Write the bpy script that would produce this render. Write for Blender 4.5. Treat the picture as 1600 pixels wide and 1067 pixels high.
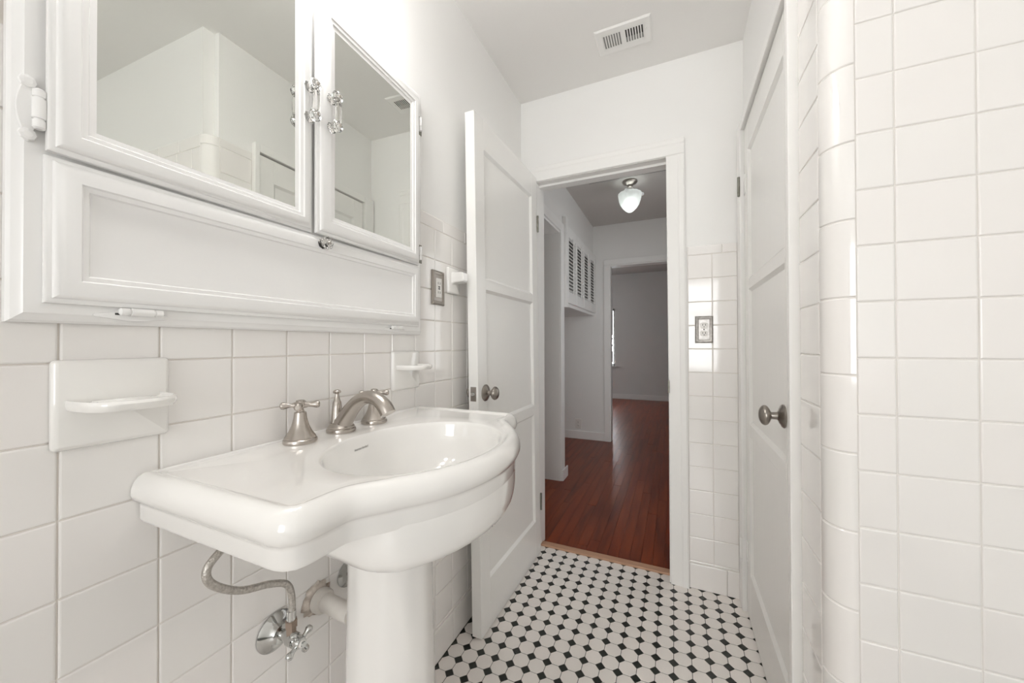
import bpy, bmesh, math, random
import numpy as np
from mathutils import Vector, Matrix, Euler
from mathutils.bvhtree import BVHTree

for o in list(bpy.data.objects): bpy.data.objects.remove(o, do_unlink=True)
S = bpy.context.scene
COL = S.collection
random.seed(7)
R = math.radians

# ------------------------------------------------------------------ camera
F_PX, YAW, PITCH, ROLL = 571.62, 0.41681, 0.00689, -0.00287
CAM = Vector((0.78193, -0.21009, 1.13966))
FW = Vector((-math.sin(YAW)*math.cos(PITCH), math.cos(YAW)*math.cos(PITCH), math.sin(PITCH)))
_r = Vector((math.cos(YAW), math.sin(YAW), 0)); _u = _r.cross(FW)
RT = _r*math.cos(ROLL) + _u*math.sin(ROLL); UP = -_r*math.sin(ROLL) + _u*math.cos(ROLL)
cd = bpy.data.cameras.new('camera'); cam = bpy.data.objects.new('camera', cd); COL.objects.link(cam)
cd.sensor_width = 36.0; cd.lens = F_PX/1600*36.0; cd.clip_start = 0.02; cd.clip_end = 60
m = Matrix((RT, UP, -FW)).transposed().to_4x4(); m.translation = CAM; cam.matrix_world = m
S.camera = cam
def pray(x, y): return FW + RT*((x-800)/F_PX) + UP*((533.5-y)/F_PX)
def on_x(x, y, a): d = pray(x, y); return CAM + d*((a-CAM.x)/d.x)
def on_y(x, y, a): d = pray(x, y); return CAM + d*((a-CAM.y)/d.y)
def on_z(x, y, a): d = pray(x, y); return CAM + d*((a-CAM.z)/d.z)

# ------------------------------------------------------------------ world, lights, exposure
W = bpy.data.worlds.new('world'); S.world = W; W.use_nodes = True
nt = W.node_tree; nt.nodes.clear()
bg = nt.nodes.new('ShaderNodeBackground'); wo = nt.nodes.new('ShaderNodeOutputWorld')
bg.inputs[0].default_value = (0.86, 0.93, 1.0, 1); bg.inputs[1].default_value = 0.5
nt.links.new(bg.outputs[0], wo.inputs[0])
S.view_settings.view_transform = 'Standard'; S.view_settings.look = 'None'
S.view_settings.gamma = 1.0; S.view_settings.exposure = 0.02
S.view_settings.use_curve_mapping = False
S.cycles.max_bounces = 14; S.cycles.diffuse_bounces = 11; S.cycles.glossy_bounces = 5; S.cycles.transmission_bounces = 8
def area(name, loc, rot, sx, sy, power, col):
    l = bpy.data.lights.new(name, 'AREA'); l.shape = 'RECTANGLE'; l.size = sx; l.size_y = sy
    l.energy = power; l.color = col
    o = bpy.data.objects.new(name, l); COL.objects.link(o); o.location = loc; o.rotation_euler = rot
    return o
# daylight through the bathroom window (behind the viewer, oversized to even the light) and the far room's window
area('window_daylight', (1.22, -3.72, 1.45), (R(90), 0, 0), 1.36, 1.56, 50, (0.985, 0.995, 1.0))
area('far_window_daylight', (-0.62, 7.80, 1.27), (R(-90), 0, 0), 0.60, 1.2, 160, (0.95, 0.97, 1.0))

area('far_room_fill', (-2.74, 6.2, 1.45), (0, R(-90), 0), 1.2, 1.4, 19, (0.97, 0.985, 1.0))  # added fill for the far room's back wall, through an invented side window
area('hall_fill', (1.42, 2.75, 1.45), (0, R(90), 0), 1.2, 1.2, 7.5, (1.0, 1.0, 1.0))  # added fill that brightens the hallway, through an invented window

# ------------------------------------------------------------------ materials
MATS = {}
def pmat(name, col, rough=0.5, metal=0.0, spec=0.5, coat=0.0, vary=0.0, vcol=None, bump=0.0, bscale=20.0, stretch=None, noise=0.0, nscale=4.0, ncol=None, trans=0.0, emis=0.0, ior=1.5, bdist=0.002):
    mt = bpy.data.materials.new(name); mt.use_nodes = True
    n = mt.node_tree.nodes; L = mt.node_tree.links; b = n['Principled BSDF']
    b.inputs['Base Color'].default_value = (*col, 1); b.inputs['Roughness'].default_value = rough
    b.inputs['Metallic'].default_value = metal; b.inputs['Specular IOR Level'].default_value = spec
    b.inputs['Coat Weight'].default_value = coat; b.inputs['Coat Roughness'].default_value = 0.06
    b.inputs['Transmission Weight'].default_value = trans; b.inputs['IOR'].default_value = ior
    if emis: b.inputs['Emission Color'].default_value = (*col, 1); b.inputs['Emission Strength'].default_value = emis
    src = None
    tc = n.new('ShaderNodeTexCoord'); mp = n.new('ShaderNodeMapping'); L.new(tc.outputs['Object'], mp.inputs['Vector'])
    oi = n.new('ShaderNodeObjectInfo')
    ad = n.new('ShaderNodeVectorMath'); ad.operation = 'ADD'
    sc = n.new('ShaderNodeVectorMath'); sc.operation = 'SCALE'; sc.inputs[0].default_value = (31, 17, 23)
    L.new(oi.outputs['Random'], sc.inputs['Scale']); L.new(mp.outputs[0], ad.inputs[0]); L.new(sc.outputs[0], ad.inputs[1])
    if stretch: mp.inputs['Scale'].default_value = stretch
    def mix(a, bcol, fac):
        mx = n.new('ShaderNodeMix'); mx.data_type = 'RGBA'
        if isinstance(a, tuple): mx.inputs[6].default_value = (*a, 1)
        else: L.new(a, mx.inputs[6])
        mx.inputs[7].default_value = (*bcol, 1); L.new(fac, mx.inputs[0]); return mx.outputs[2]
    if vary:
        mm = n.new('ShaderNodeMath'); mm.operation = 'MULTIPLY'; mm.inputs[1].default_value = vary
        L.new(oi.outputs['Random'], mm.inputs[0]); src = mix(col, vcol, mm.outputs[0])
    if noise:
        nz = n.new('ShaderNodeTexNoise'); nz.inputs['Scale'].default_value = nscale; nz.inputs['Detail'].default_value = 5
        L.new(ad.outputs[0], nz.inputs['Vector'])
        rp = n.new('ShaderNodeMapRange'); rp.inputs[1].default_value = 0.35; rp.inputs[2].default_value = 0.7; rp.inputs[4].default_value = noise
        L.new(nz.outputs[0], rp.inputs[0]); src = mix(src if src is not None else col, ncol, rp.outputs[0])
    if src is not None: L.new(src, b.inputs['Base Color'])
    if bump:
        nb = n.new('ShaderNodeTexNoise'); nb.inputs['Scale'].default_value = bscale; nb.inputs['Detail'].default_value = 3
        L.new(ad.outputs[0], nb.inputs['Vector'])
        bp = n.new('ShaderNodeBump'); bp.inputs['Strength'].default_value = bump; bp.inputs['Distance'].default_value = bdist
        L.new(nb.outputs[0], bp.inputs['Height']); L.new(bp.outputs[0], b.inputs['Normal'])
    MATS[name] = mt; return mt
pmat('wall_paint', (0.87, 0.867, 0.855), 0.42, bump=0.12, bscale=160, noise=0.25, nscale=3, ncol=(0.855, 0.85, 0.84))
pmat('ceiling_paint', (0.86, 0.85, 0.835), 0.7, bump=0.15, bscale=120)
pmat('trim_paint', (0.88, 0.875, 0.86), 0.28, bump=0.10, bscale=30, noise=0.2, nscale=6, ncol=(0.86, 0.855, 0.84))
pmat('door_paint', (0.87, 0.865, 0.845), 0.22, bump=0.10, bscale=25, stretch=(1, 1, 0.3))
pmat('cabinet_paint', (0.89, 0.887, 0.88), 0.26, bump=0.08, bscale=30)
pmat('hall_paint', (0.83, 0.825, 0.81), 0.5, bump=0.1, bscale=140)
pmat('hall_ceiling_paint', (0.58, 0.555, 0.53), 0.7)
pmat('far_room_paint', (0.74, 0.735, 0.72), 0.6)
pmat('wall_tile', (0.882, 0.857, 0.838), 0.10, coat=0.5, vary=1.0, vcol=(0.872, 0.856, 0.836), bump=0.25, bscale=9, bdist=0.0015)
pmat('grout', (0.80, 0.765, 0.72), 0.85, noise=0.5, nscale=8, ncol=(0.71, 0.665, 0.615), bump=0.2, bscale=200)
pmat('tub_grout', (0.84, 0.82, 0.79), 0.8, noise=0.3, nscale=6, ncol=(0.70, 0.67, 0.63))
pmat('floor_grout', (0.055, 0.058, 0.05), 0.85, noise=0.6, nscale=12, ncol=(0.11, 0.10, 0.085))
pmat('octagon_glaze', (0.87, 0.825, 0.79), 0.30, vary=1.0, vcol=(0.84, 0.80, 0.765), bump=0.1, bscale=40)
pmat('black_glaze', (0.018, 0.021, 0.018), 0.22, vary=1.0, vcol=(0.03, 0.033, 0.028))
pmat('porcelain', (0.89, 0.88, 0.86), 0.06, coat=0.8)
pmat('soap_porcelain', (0.86, 0.85, 0.825), 0.08, coat=0.7)
pmat('nickel', (0.50, 0.46, 0.42), 0.27, metal=1.0, bump=0.04, bscale=200, stretch=(1, 1, 12))
pmat('knob_nickel', (0.36, 0.33, 0.30), 0.30, metal=1.0)
pmat('chrome', (0.62, 0.63, 0.62), 0.10, metal=1.0, noise=0.25, nscale=30, ncol=(0.35, 0.33, 0.30))
pmat('rust', (0.34, 0.27, 0.22), 0.6, metal=0.6, noise=0.7, nscale=60, ncol=(0.42, 0.33, 0.27))
pmat('dark_steel', (0.20, 0.19, 0.16), 0.4, metal=0.9, noise=0.5, nscale=60, ncol=(0.4, 0.4, 0.36))
pmat('white_plastic', (0.80, 0.78, 0.75), 0.35)
pmat('dark_slot', (0.03, 0.03, 0.03), 0.6)
pmat('vent_dark', (0.06, 0.06, 0.055), 0.8)
pmat('mirror', (0.74, 0.755, 0.72), 0.004, metal=1.0)
pmat('crystal', (0.98, 0.97, 0.95), 0.0, trans=1.0, ior=1.5)
pmat('milk_glass', (0.90, 0.88, 0.84), 0.25, trans=0.25)
pmat('globe', (1.0, 0.985, 0.965), 0.4, emis=32.0)
pmat('hall_shade', (0.95, 0.965, 0.955), 0.45, trans=0.5, emis=0.07)
pmat('hall_bulb', (0.96, 1.0, 0.98), 0.4, emis=5.0)
pmat('pvc', (0.72, 0.69, 0.65), 0.35, noise=0.4, nscale=25, ncol=(0.62, 0.58, 0.53))
pmat('putty', (0.66, 0.60, 0.54), 0.9, noise=0.75, nscale=55, ncol=(0.20, 0.14, 0.10), bump=0.6, bscale=90)
pmat('braid', (0.66, 0.63, 0.59), 0.30, metal=0.9, bump=0.8, bscale=350, noise=0.5, nscale=220, ncol=(0.25, 0.23, 0.20))
pmat('louvre_gap_shade', (0.22, 0.215, 0.205), 0.8)  # flat dark tone painted for the shade behind the louvre slats
pmat('pewter', (0.50, 0.48, 0.46), 0.38, metal=1.0, noise=0.6, nscale=90, ncol=(0.24, 0.22, 0.20))
pmat('fin_shade', (0.30, 0.30, 0.29), 0.6)
pmat('ink', (0.05, 0.05, 0.05), 0.6)
pmat('threshold_wood', (0.52, 0.31, 0.20), 0.45, noise=0.5, nscale=8, ncol=(0.42, 0.24, 0.15), stretch=(1, 20, 1))
pmat('plank_wood', (0.185, 0.030, 0.0075), 0.30, spec=0.3, vary=1.0, vcol=(0.105, 0.018, 0.006), noise=0.65, nscale=2.2, ncol=(0.31, 0.062, 0.014), stretch=(9, 0.9, 1))
pmat('plank_gap', (0.03, 0.012, 0.008), 0.8)
pmat('window_glass', (0.95, 0.97, 0.97), 0.0, trans=1.0, ior=1.02)

# ------------------------------------------------------------------ helpers
def tag(o, label=None, cat=None, group=None, kind=None):
    if label: o['label'] = label
    if cat: o['category'] = cat
    if group: o['group'] = group
    if kind: o['kind'] = kind
    return o
def empty(name, loc):
    o = bpy.data.objects.new(name, None); o.empty_display_size = 0.05; COL.objects.link(o); o.location = loc; return o
def wloc(o):
    v = Vector((0, 0, 0))
    while o: v += o.location; o = o.parent
    return v
def obj(name, bm, mat, parent=None, smooth=False, origin=None, flip=True):
    if flip: bmesh.ops.recalc_face_normals(bm, faces=bm.faces)
    if parent is not None: org = wloc(parent)
    elif origin is not None: org = Vector(origin)
    else:
        xs = [v.co for v in bm.verts]
        org = Vector(((min(c.x for c in xs)+max(c.x for c in xs))/2, (min(c.y for c in xs)+max(c.y for c in xs))/2, min(c.z for c in xs)))
    bmesh.ops.translate(bm, verts=bm.verts, vec=-org)
    me = bpy.data.meshes.new(name); bm.to_mesh(me); bm.free()
    me.materials.append(MATS[mat])
    if smooth:
        me.polygons.foreach_set('use_smooth', [True]*len(me.polygons))
        if smooth is not True: me.set_sharp_from_angle(angle=R(smooth))
    o = bpy.data.objects.new(name, me); COL.objects.link(o)
    if parent is not None: o.parent = parent
    else: o.location = org
    return o
def NB(): return bmesh.new()
def box(bm, a, b, bev=0.0, seg=2):
    x0, y0, z0 = a; x1, y1, z1 = b
    vs = [bm.verts.new(c) for c in ((x0,y0,z0),(x1,y0,z0),(x1,y1,z0),(x0,y1,z0),(x0,y0,z1),(x1,y0,z1),(x1,y1,z1),(x0,y1,z1))]
    fs = [bm.faces.new([vs[i] for i in q]) for q in ((3,2,1,0),(4,5,6,7),(0,1,5,4),(1,2,6,5),(2,3,7,6),(3,0,4,7))]
    if bev:
        es = set(e for f in fs for e in f.edges)
        bmesh.ops.bevel(bm, geom=list(es), offset=bev, segments=seg, affect='EDGES', profile=0.6)
    return bm
def bx(a, b, bev=0.0, seg=2): return box(NB(), a, b, bev, seg)
def loops(bm, rings, cap0=True, cap1=True, closed=True):
    vr = [[bm.verts.new(p) for p in r] for r in rings]
    n = len(vr[0])
    for a, b in zip(vr[:-1], vr[1:]):
        for i in range(n if closed else n-1):
            j = (i+1) % n
            bm.faces.new((a[i], a[j], b[j], b[i]))
    if cap0: bm.faces.new(vr[0][::-1])
    if cap1: bm.faces.new(vr[-1])
    return vr
def frame_of(d):
    d = Vector(d).normalized(); a = Vector((0, 0, 1)) if abs(d.z) < 0.9 else Vector((1, 0, 0))
    u = a.cross(d).normalized(); return u, d.cross(u)
def lathe(bm, base, axis, prof, n=32, caps=True, wob=None):
    # prof: list of (distance along axis, radius)
    base = Vector(base); ax = Vector(axis).normalized(); u, v = frame_of(ax)
    rings = []
    for h, r in prof:
        rings.append([base + ax*h + (u*math.cos(2*math.pi*i/n) + v*math.sin(2*math.pi*i/n))*r*(wob(i) if wob else 1) for i in range(n)])
    loops(bm, rings, caps, caps); return bm
def smoothpath(pts, k=8):
    P = [Vector(p) for p in pts]; P = [P[0]*2-P[1]] + P + [P[-1]*2-P[-2]]
    out = []
    for i in range(1, len(P)-2):
        a, b, c, d = P[i-1:i+3]
        for s in range(k):
            t = s/k
            out.append(0.5*((2*b) + (c-a)*t + (2*a-5*b+4*c-d)*t*t + (3*b-a-3*c+d)*t**3))
    out.append(P[-2]); return out
def tube(bm, pts, rad, n=16, caps=True, flat=None):
    # rad: number or list; parallel-transport frame
    P = [Vector(p) for p in pts]
    if not hasattr(rad, '__len__'): rad = [rad]*len(P)
    t = (P[1]-P[0]).normalized(); u, v = frame_of(t); rings = []
    for i, p in enumerate(P):
        tn = ((P[min(i+1, len(P)-1)]-P[max(i-1, 0)])).normalized()
        q = t.rotation_difference(tn); u = q @ u; v = q @ v; t = tn
        rings.append([p + (u*math.cos(2*math.pi*k/n) + v*math.sin(2*math.pi*k/n)*(flat or 1))*rad[i] for k in range(n)])
    loops(bm, rings, caps, caps); return bm
def lerp_list(a, n):
    a = np.array(a, float); x = np.linspace(0, len(a)-1, n); return list(np.interp(x, range(len(a)), a))
def rloft(bm, o, u, v, n, u0, u1, v0, v1, prof, cap0=True, cap1=True, rad=0.0, rs=4):
    # rectangle in plane (o,u,v), rings of (inset, height along n)
    o, u, v, n = map(Vector, (o, u, v, n)); rings = []
    for ins, h in prof:
        a0, a1, b0, b1 = u0+ins, u1-ins, v0+ins, v1-ins
        if rad:
            r = max(rad-ins, 0.0004); pts = []
            for cx, cy, s in ((a1-r, b1-r, 0), (a0+r, b1-r, 90), (a0+r, b0+r, 180), (a1-r, b0+r, 270)):
                for k in range(rs+1):
                    t = R(s+90*k/rs); pts.append((cx+r*math.cos(t), cy+r*math.sin(t)))
        else: pts = [(a0, b0), (a1, b0), (a1, b1), (a0, b1)]
        rings.append([o+u*a+v*b+n*h for a, b in pts])
    loops(bm, rings, cap0, cap1); return bm
EX, EY, EZ = Vector((1,0,0)), Vector((0,1,0)), Vector((0,0,1))
def rot_about(bm, piv, ang):
    bmesh.ops.rotate(bm, verts=bm.verts, cent=(piv[0], piv[1], 0), matrix=Matrix.Rotation(ang, 3, 'Z')); return bm
def struct(name, bm, mat, parent=None, smooth=False, label=None):
    o = obj(name, bm, mat, parent, smooth, origin=(0, 0, 0) if parent is None else None)
    if parent is None: o['kind'] = 'structure'
    if label: o['label'] = label
    return o

# ------------------------------------------------------------------ tile pieces (shared meshes)
TM = {}
def piece_mesh(name, w, h, t, bev, mat):
    k = (name, round(w, 4), round(h, 4), mat)
    if k in TM: return TM[k]
    bm = NB()
    rloft(bm, (0,0,0), EX, EY, EZ, -w/2, w/2, -h/2, h/2, [(0, -t), (0, -bev*0.8), (bev*0.35, -bev*0.22), (bev, 0)], cap0=False)
    bmesh.ops.recalc_face_normals(bm, faces=bm.faces)
    me = bpy.data.meshes.new(name); bm.to_mesh(me); bm.free(); me.materials.append(MATS[mat])
    TM[k] = me; return me
def place(name, me, parent, pos, u, v, tilt=0.004):
    n = u.cross(v); M = Matrix((u, v, n)).transposed()
    M = M @ Euler((random.uniform(-tilt, tilt), random.uniform(-tilt, tilt), 0)).to_matrix()
    o = bpy.data.objects.new(name, me); COL.objects.link(o); o.parent = parent
    o.location = Vector(pos) - wloc(parent); o.rotation_euler = M.to_euler(); return o
P_T = 0.1095; GAP = 0.0019
def wtile(parent, o, u, v, a0, a1, b0, b1, name='tile', mat='wall_tile', t=0.006, bev=0.0025):
    w, h = a1-a0-GAP, b1-b0-GAP
    if w < 0.008 or h < 0.006: return
    me = piece_mesh(name, w, h, t, bev, mat)
    return place(name, me, parent, Vector(o)+u*((a0+a1)/2)+v*((b0+b1)/2), u, v)

# ------------------------------------------------------------------ the room shell
CEIL = 2.50; BY = 1.697; RX = 1.066; AY = 0.7177
WT = 0.06
wall_left = struct('wall_left', bx((-0.10, -3.65, 0), (-0.005, BY+0.10, CEIL+0.05)), 'wall_paint', label='white painted wall above tiled wainscot behind the sink')
struct('grout_bed', bx((-0.0052, -3.6, 0.0), (-0.0028, BY, 1.598)), 'grout', wall_left)
# back wall around the doorway
DX0, DX1, DZ = 0.088, 0.758, 2.035
BW = BY + 0.005; BWE = BY + 0.125
bm = NB(); box(bm, (-0.1, BW, 0), (DX0-0.018, BWE, CEIL+0.05)); box(bm, (DX1+0.018, BW, 0), (1.3, BWE, CEIL+0.05)); box(bm, (DX0-0.018, BW, DZ+0.018), (DX1+0.018, BWE, CEIL+0.05))
wall_back = struct('wall_back', bm, 'wall_paint', label='white painted wall around the open doorway')
bm = bx((0.842, BY+0.0028, 0), (RX, BY+0.0052, 1.592)); struct('grout_bed', bm, 'grout', wall_back)
# right wall with closet opening
CY0, CY1, CZ = 0.93, 1.615, 2.05
RW = RX + 0.005
bm = NB(); box(bm, (RW, AY+0.05, 0), (1.32, CY0-0.002, CEIL+0.05)); box(bm, (RW, CY1+0.002, 0), (1.3, BW+0.02, CEIL+0.05)); box(bm, (RW, CY0-0.002, CZ+0.004), (1.3, CY1+0.002, CEIL+0.05)); box(bm, (1.13, CY0-0.002, 0), (1.3, CY1+0.002, CZ+0.004))  # last box closes the closet behind the leaf, added against light leaks
wall_right = struct('wall_right', bm, 'wall_paint', label='white painted wall around the narrow closet door')
struct('grout_bed', bx((RX+0.0028, 0.765, 0), (RX+0.0052, 0.906, 2.04)), 'tub_grout', wall_right)
# tub end wall facing the viewer
wall_tub = struct('wall_tub', bx((RX+0.035, AY+0.005, 0), (2.12, AY+0.2, CEIL+0.05)), 'wall_paint', label='white tiled tub wall with rounded bullnose edge')
struct('grout_bed', bx((RX+0.042, AY+0.0028, 0), (2.02, AY+0.0052, 2.04)), 'tub_grout', wall_tub)
wall_far = struct('wall_alcove', bx((2.02, -3.65, 0), (2.12, AY+0.1, CEIL+0.05)), 'wall_paint', label='white wall at the end of the tub alcove')
# wall behind the viewer with window
bm = NB(); WX0, WX1, WZ0, WZ1 = 0.54, 1.90, 0.67, 2.23
box(bm, (-0.1, -3.75, 0), (WX0, -3.6, CEIL+0.05)); box(bm, (WX1, -3.75, 0), (2.12, -3.6, CEIL+0.05)); box(bm, (WX0, -3.75, 0), (WX1, -3.6, WZ0)); box(bm, (WX0, -3.75, WZ1), (WX1, -3.6, CEIL+0.05))
wall_rear = struct('wall_rear', bm, 'wall_paint', label='white wall with the window opposite the doorway')
win = empty('window_1', ((WX0+WX1)/2, -3.66, WZ0)); tag(win, 'white framed sash window in the wall opposite the doorway', None, None, 'structure')
bm = NB(); box(bm, (WX0, -3.69, WZ0), (WX0+0.045, -3.63, WZ1)); box(bm, (WX1-0.045, -3.69, WZ0), (WX1, -3.63, WZ1)); box(bm, (WX0, -3.69, WZ0), (WX1, -3.63, WZ0+0.045)); box(bm, (WX0, -3.69, WZ1-0.045), (WX1, -3.63, WZ1)); box(bm, (WX0, -3.685, 1.70), (WX1, -3.635, 1.745))
obj('window_frame', bm, 'trim_paint', win)
struct('ceiling', bx((-0.1, -3.75, CEIL), (2.12, BW+0.02, CEIL+0.1)), 'ceiling_paint', label='plain white bathroom ceiling')

# wall tiles: left
Z0L = 1.1145
def rows(zb, zt, z0=Z0L, p=P_T):
    k0 = math.ceil((zb-z0)/p - 1e-6); out = [zb]; k = k0
    while z0+k*p < zt-1e-4:
        if z0+k*p > zb+1e-4: out.append(z0+k*p)
        k += 1
    out.append(zt); return out
BASE = 0.117; CAPB = Z0L+4*P_T; CAPT = CAPB+0.045
rl = rows(BASE, CAPB)
for c in range(-3, 16):
    ya, yb = c*P_T, min((c+1)*P_T, BY-0.001)
    for za, zb in zip(rl[:-1], rl[1:]):
        if ya > -0.03 and yb < 0.775 and za > 1.20: continue
        if c in (0, 6) and abs(za-(Z0L-P_T)) < 0.01: continue
        wtile(wall_left, (0, 0, 0), EY, EZ, ya, yb, za, zb)
y = 0.775
while y < BY-0.01:
    wtile(wall_left, (0, 0, 0), EY, EZ, y, min(y+0.152, BY), CAPB, CAPT, 'cap_tile'); y += 0.152
y = -0.30+0.072
while y < BY-0.01:
    wtile(wall_left, (0.004, 0, 0), EY, EZ, y, min(y+0.152, BY), 0.0, BASE, 'base_tile', t=0.010); y += 0.152
# back wall strip (u to the left so that u x v faces -Y)
bc = [0.842, 0.944, 1.0445]
for xa, xb in zip(bc[:-1], bc[1:]):
    for za, zb in zip(rl[:-1], rl[1:]):
        wtile(wall_back, (0, BY, 0), EX, EZ, xa, xb, za, zb)
for xa, xb in ((0.842, 0.984), (0.984, 1.0445)): wtile(wall_back, (0, BY, 0), EX, EZ, xa, xb, CAPB, CAPT-0.003, 'cap_tile')
for xa, xb in ((0.842, 0.996), (0.996, 1.0445)): wtile(wall_back, (0, BY-0.004, 0), EX, EZ, xa, xb, 0.0, BASE, 'base_tile', t=0.010)
# tub wall
TTOP = 1.986; TZ0 = 1.767
rt = rows(0.0, TTOP, TZ0)
tc_ = [1.1093, 1.1674]
while tc_[-1]+P_T < 2.02: tc_.append(tc_[-1]+P_T)
tc_.append(2.018)
for xa, xb in zip(tc_[:-1], tc_[1:]):
    for za, zb in zip(rt[:-1], rt[1:]):
        wtile(wall_tub, (0, AY, 0), EX, EZ, xa, xb, za, zb, bev=0.003)
x = 1.1093
while x < 2.0:
    wtile(wall_tub, (0, AY, 0), EX, EZ, x, min(x+0.152, 2.018), TTOP, 2.04, 'cap_tile'); x += 0.152
# return strip on the right wall: faces -X
rs_ = rows(0.0, 2.04, 1.1135, 0.1112)
for za, zb in zip(rs_[:-1], rs_[1:]):
    wtile(wall_right, (RX, 0, 0), -EY, EZ, -0.9045, -0.770, za, zb, bev=0.003)
# rounded bullnose corner pieces
def bull_mesh(h):
    bm = NB(); rx, ry = 1.1093-RX-0.001, 0.768-AY-0.001; K = 10; prof = []
    for k in range(K+1):
        t = k/K*math.pi/2
        prof.append((1.1083-rx*math.cos(t), 0.767-ry*math.sin(t)))
    h2 = h-0.0026
    rings = []
    for ins, z in ((0.0016, 0.0), (0, 0.002), (0, h2-0.002), (0.0016, h2)):
        ring = []
        for k, (a, b) in enumerate(prof):
            t = k/K*math.pi/2
            ring.append((a+math.cos(t)*ins, b+math.sin(t)*ins, z))
        ring += [(1.1083, 0.735, z), (1.09, 0.767, z)]
        rings.append(ring)
    loops(bm, rings); bmesh.ops.recalc_face_normals(bm, faces=bm.faces)
    bmesh.ops.translate(bm, verts=bm.verts, vec=(-RX, -AY, 0))
    me = bpy.data.meshes.new('bullnose_tile'); bm.to_mesh(me); bm.free(); me.materials.append(MATS['wall_tile'])
    me.polygons.foreach_set('use_smooth', [True]*len(me.polygons)); me.set_sharp_from_angle(angle=R(35)); return me
bm = NB(); core = []
for z in (0.0, 2.038):
    r_ = [(1.1083-0.0402*math.cos(k/10*math.pi/2), 0.767-0.0463*math.sin(k/10*math.pi/2), z) for k in range(11)] + [(1.1083, 0.7225, z), (1.072, 0.767, z)]
    core.append(r_)
loops(bm, core); struct('grout_bed', bm, 'tub_grout', wall_tub)
bpitch = 0.1535; zb0 = 0.769-5*bpitch
bmesh_full = bull_mesh(bpitch); k = 0
while zb0+k*bpitch < 2.0:
    za = max(0.0, zb0+k*bpitch); h = min(2.04, zb0+(k+1)*bpitch)-za
    if h > 0.01:
        me = bmesh_full if abs(h-bpitch) < 1e-4 else bull_mesh(h)
        o = bpy.data.objects.new('bullnose_tile', me); COL.objects.link(o); o.parent = wall_tub; o.location = (RX, AY, za+0.0013)
    k += 1

# ------------------------------------------------------------------ bathroom floor
Q = 0.0593; FJ0 = 0.1225; FI0 = 1.6985
floor = struct('floor', bx((-0.1, -3.75, -0.06), (2.12, 1.755, -0.0012)), 'floor_grout', label='white octagon and black dot tiled bathroom floor')
def poly_mesh(name, pts, mat, t=0.004, bev=0.0010):
    bm = NB(); rings = []
    for s, z in ((0, -t), (0, -bev*0.6), (bev, 0.0)):
        ring = []
        for (x, y) in pts:
            r = math.hypot(x, y); ring.append((x*(1-s/r), y*(1-s/r), z))
        rings.append(ring)
    loops(bm, rings, cap0=False); bmesh.ops.recalc_face_normals(bm, faces=bm.faces)
    me = bpy.data.meshes.new(name); bm.to_mesh(me); bm.free(); me.materials.append(MATS[mat]); return me
hs = Q/2-0.0011; cut = 0.0170
def octo(c=cut):
    a = hs; b = hs-c+0.0002
    return [(a, -b), (a, b), (b, a), (-b, a), (-a, b), (-a, -b), (-b, -a), (b, -a)]
oct_me = poly_mesh('octagon_tile', octo(), 'octagon_glaze')
dr = cut-0.0011; dot_me = poly_mesh('dot_tile', [(dr, 0), (0, dr), (-dr, 0), (0, -dr)], 'black_glaze')
rest_o, rest_d = [], []
for i in range(-1, 88):
    for j in range(-2, 16):
        ox, oy = FJ0+(j+0.5)*Q, FI0-(i+0.5)*Q
        dx, dy = FJ0+j*Q, FI0-i*Q
        if i == -1 and not (0.08 < ox < 0.77): continue
        if i <= 13:
            o = bpy.data.objects.new('octagon_tile', oct_me); COL.objects.link(o); o.parent = floor; o.location = (ox, oy, 0.0); o.rotation_euler = (random.uniform(-.006, .006), random.uniform(-.006, .006), 0)
            if i >= 0 and -0.01 < dx:
                o = bpy.data.objects.new('dot_tile', dot_me); COL.objects.link(o); o.parent = floor; o.location = (dx, dy, 0.0)
        else: rest_o.append((ox, oy)); rest_d.append((dx, dy))
        if j == 15 and 0 <= i <= 13 and dy > 0.93:
            o = bpy.data.objects.new('dot_tile', dot_me); COL.objects.link(o); o.parent = floor; o.location = (dx+Q, dy, 0.0)
def many(name, pts, poly, mat):
    bm = NB()
    for (cx, cy) in pts: bm.faces.new([bm.verts.new((cx+a, cy+b, 0.0)) for a, b in poly])
    o = struct(name, bm, mat, floor); o['kind'] = 'stuff'; return o
many('octagon_tiles', rest_o, octo(), 'octagon_glaze'); many('dot_tiles', rest_d, [(dr, 0), (0, dr), (-dr, 0), (0, -dr)], 'black_glaze')
tag(obj('threshold', bx((DX0-0.016, 1.752, -0.002), (DX1+0.016, 1.792, 0.010), 0.003), 'threshold_wood'), 'narrow pale wooden threshold strip between tile and wood floor', 'threshold')

# ------------------------------------------------------------------ trims
def lean_x(z): return 0.006-0.0058*z
def casing_v(name, x0, x1, y0, z0, z1, parent, inner_left):
    # moulded vertical casing standing proud of the back wall, thicker at its outer edge
    bm = NB(); w = x1-x0
    pr = [(0, 0), (0, 0.011), (0.05, 0.014), (0.62, 0.016), (0.70, 0.019), (0.92, 0.021), (1, 0.018), (1, 0)]
    ringb = []
    for z in (z0, z1):
        ring = []
        for s, d in pr:
            s2 = s if inner_left else 1-s
            ring.append((x0+w*s2+lean_x(z), y0-d, z))
        ringb.append(ring)
    loops(bm, ringb); return obj(name, bm, 'trim_paint', parent)
t1 = empty('trim_1', (0.42, BW, 0)); tag(t1, 'white moulded casing around the bathroom doorway', None, None, 'structure')
casing_v('side_casing', 0.757, 0.836, BW, 0.0, DZ-0.0, t1, True)
casing_v('side_casing', 0.008, 0.087, BW, 0.0, DZ-0.0, t1, False)
bm = NB(); ringb = []
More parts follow.
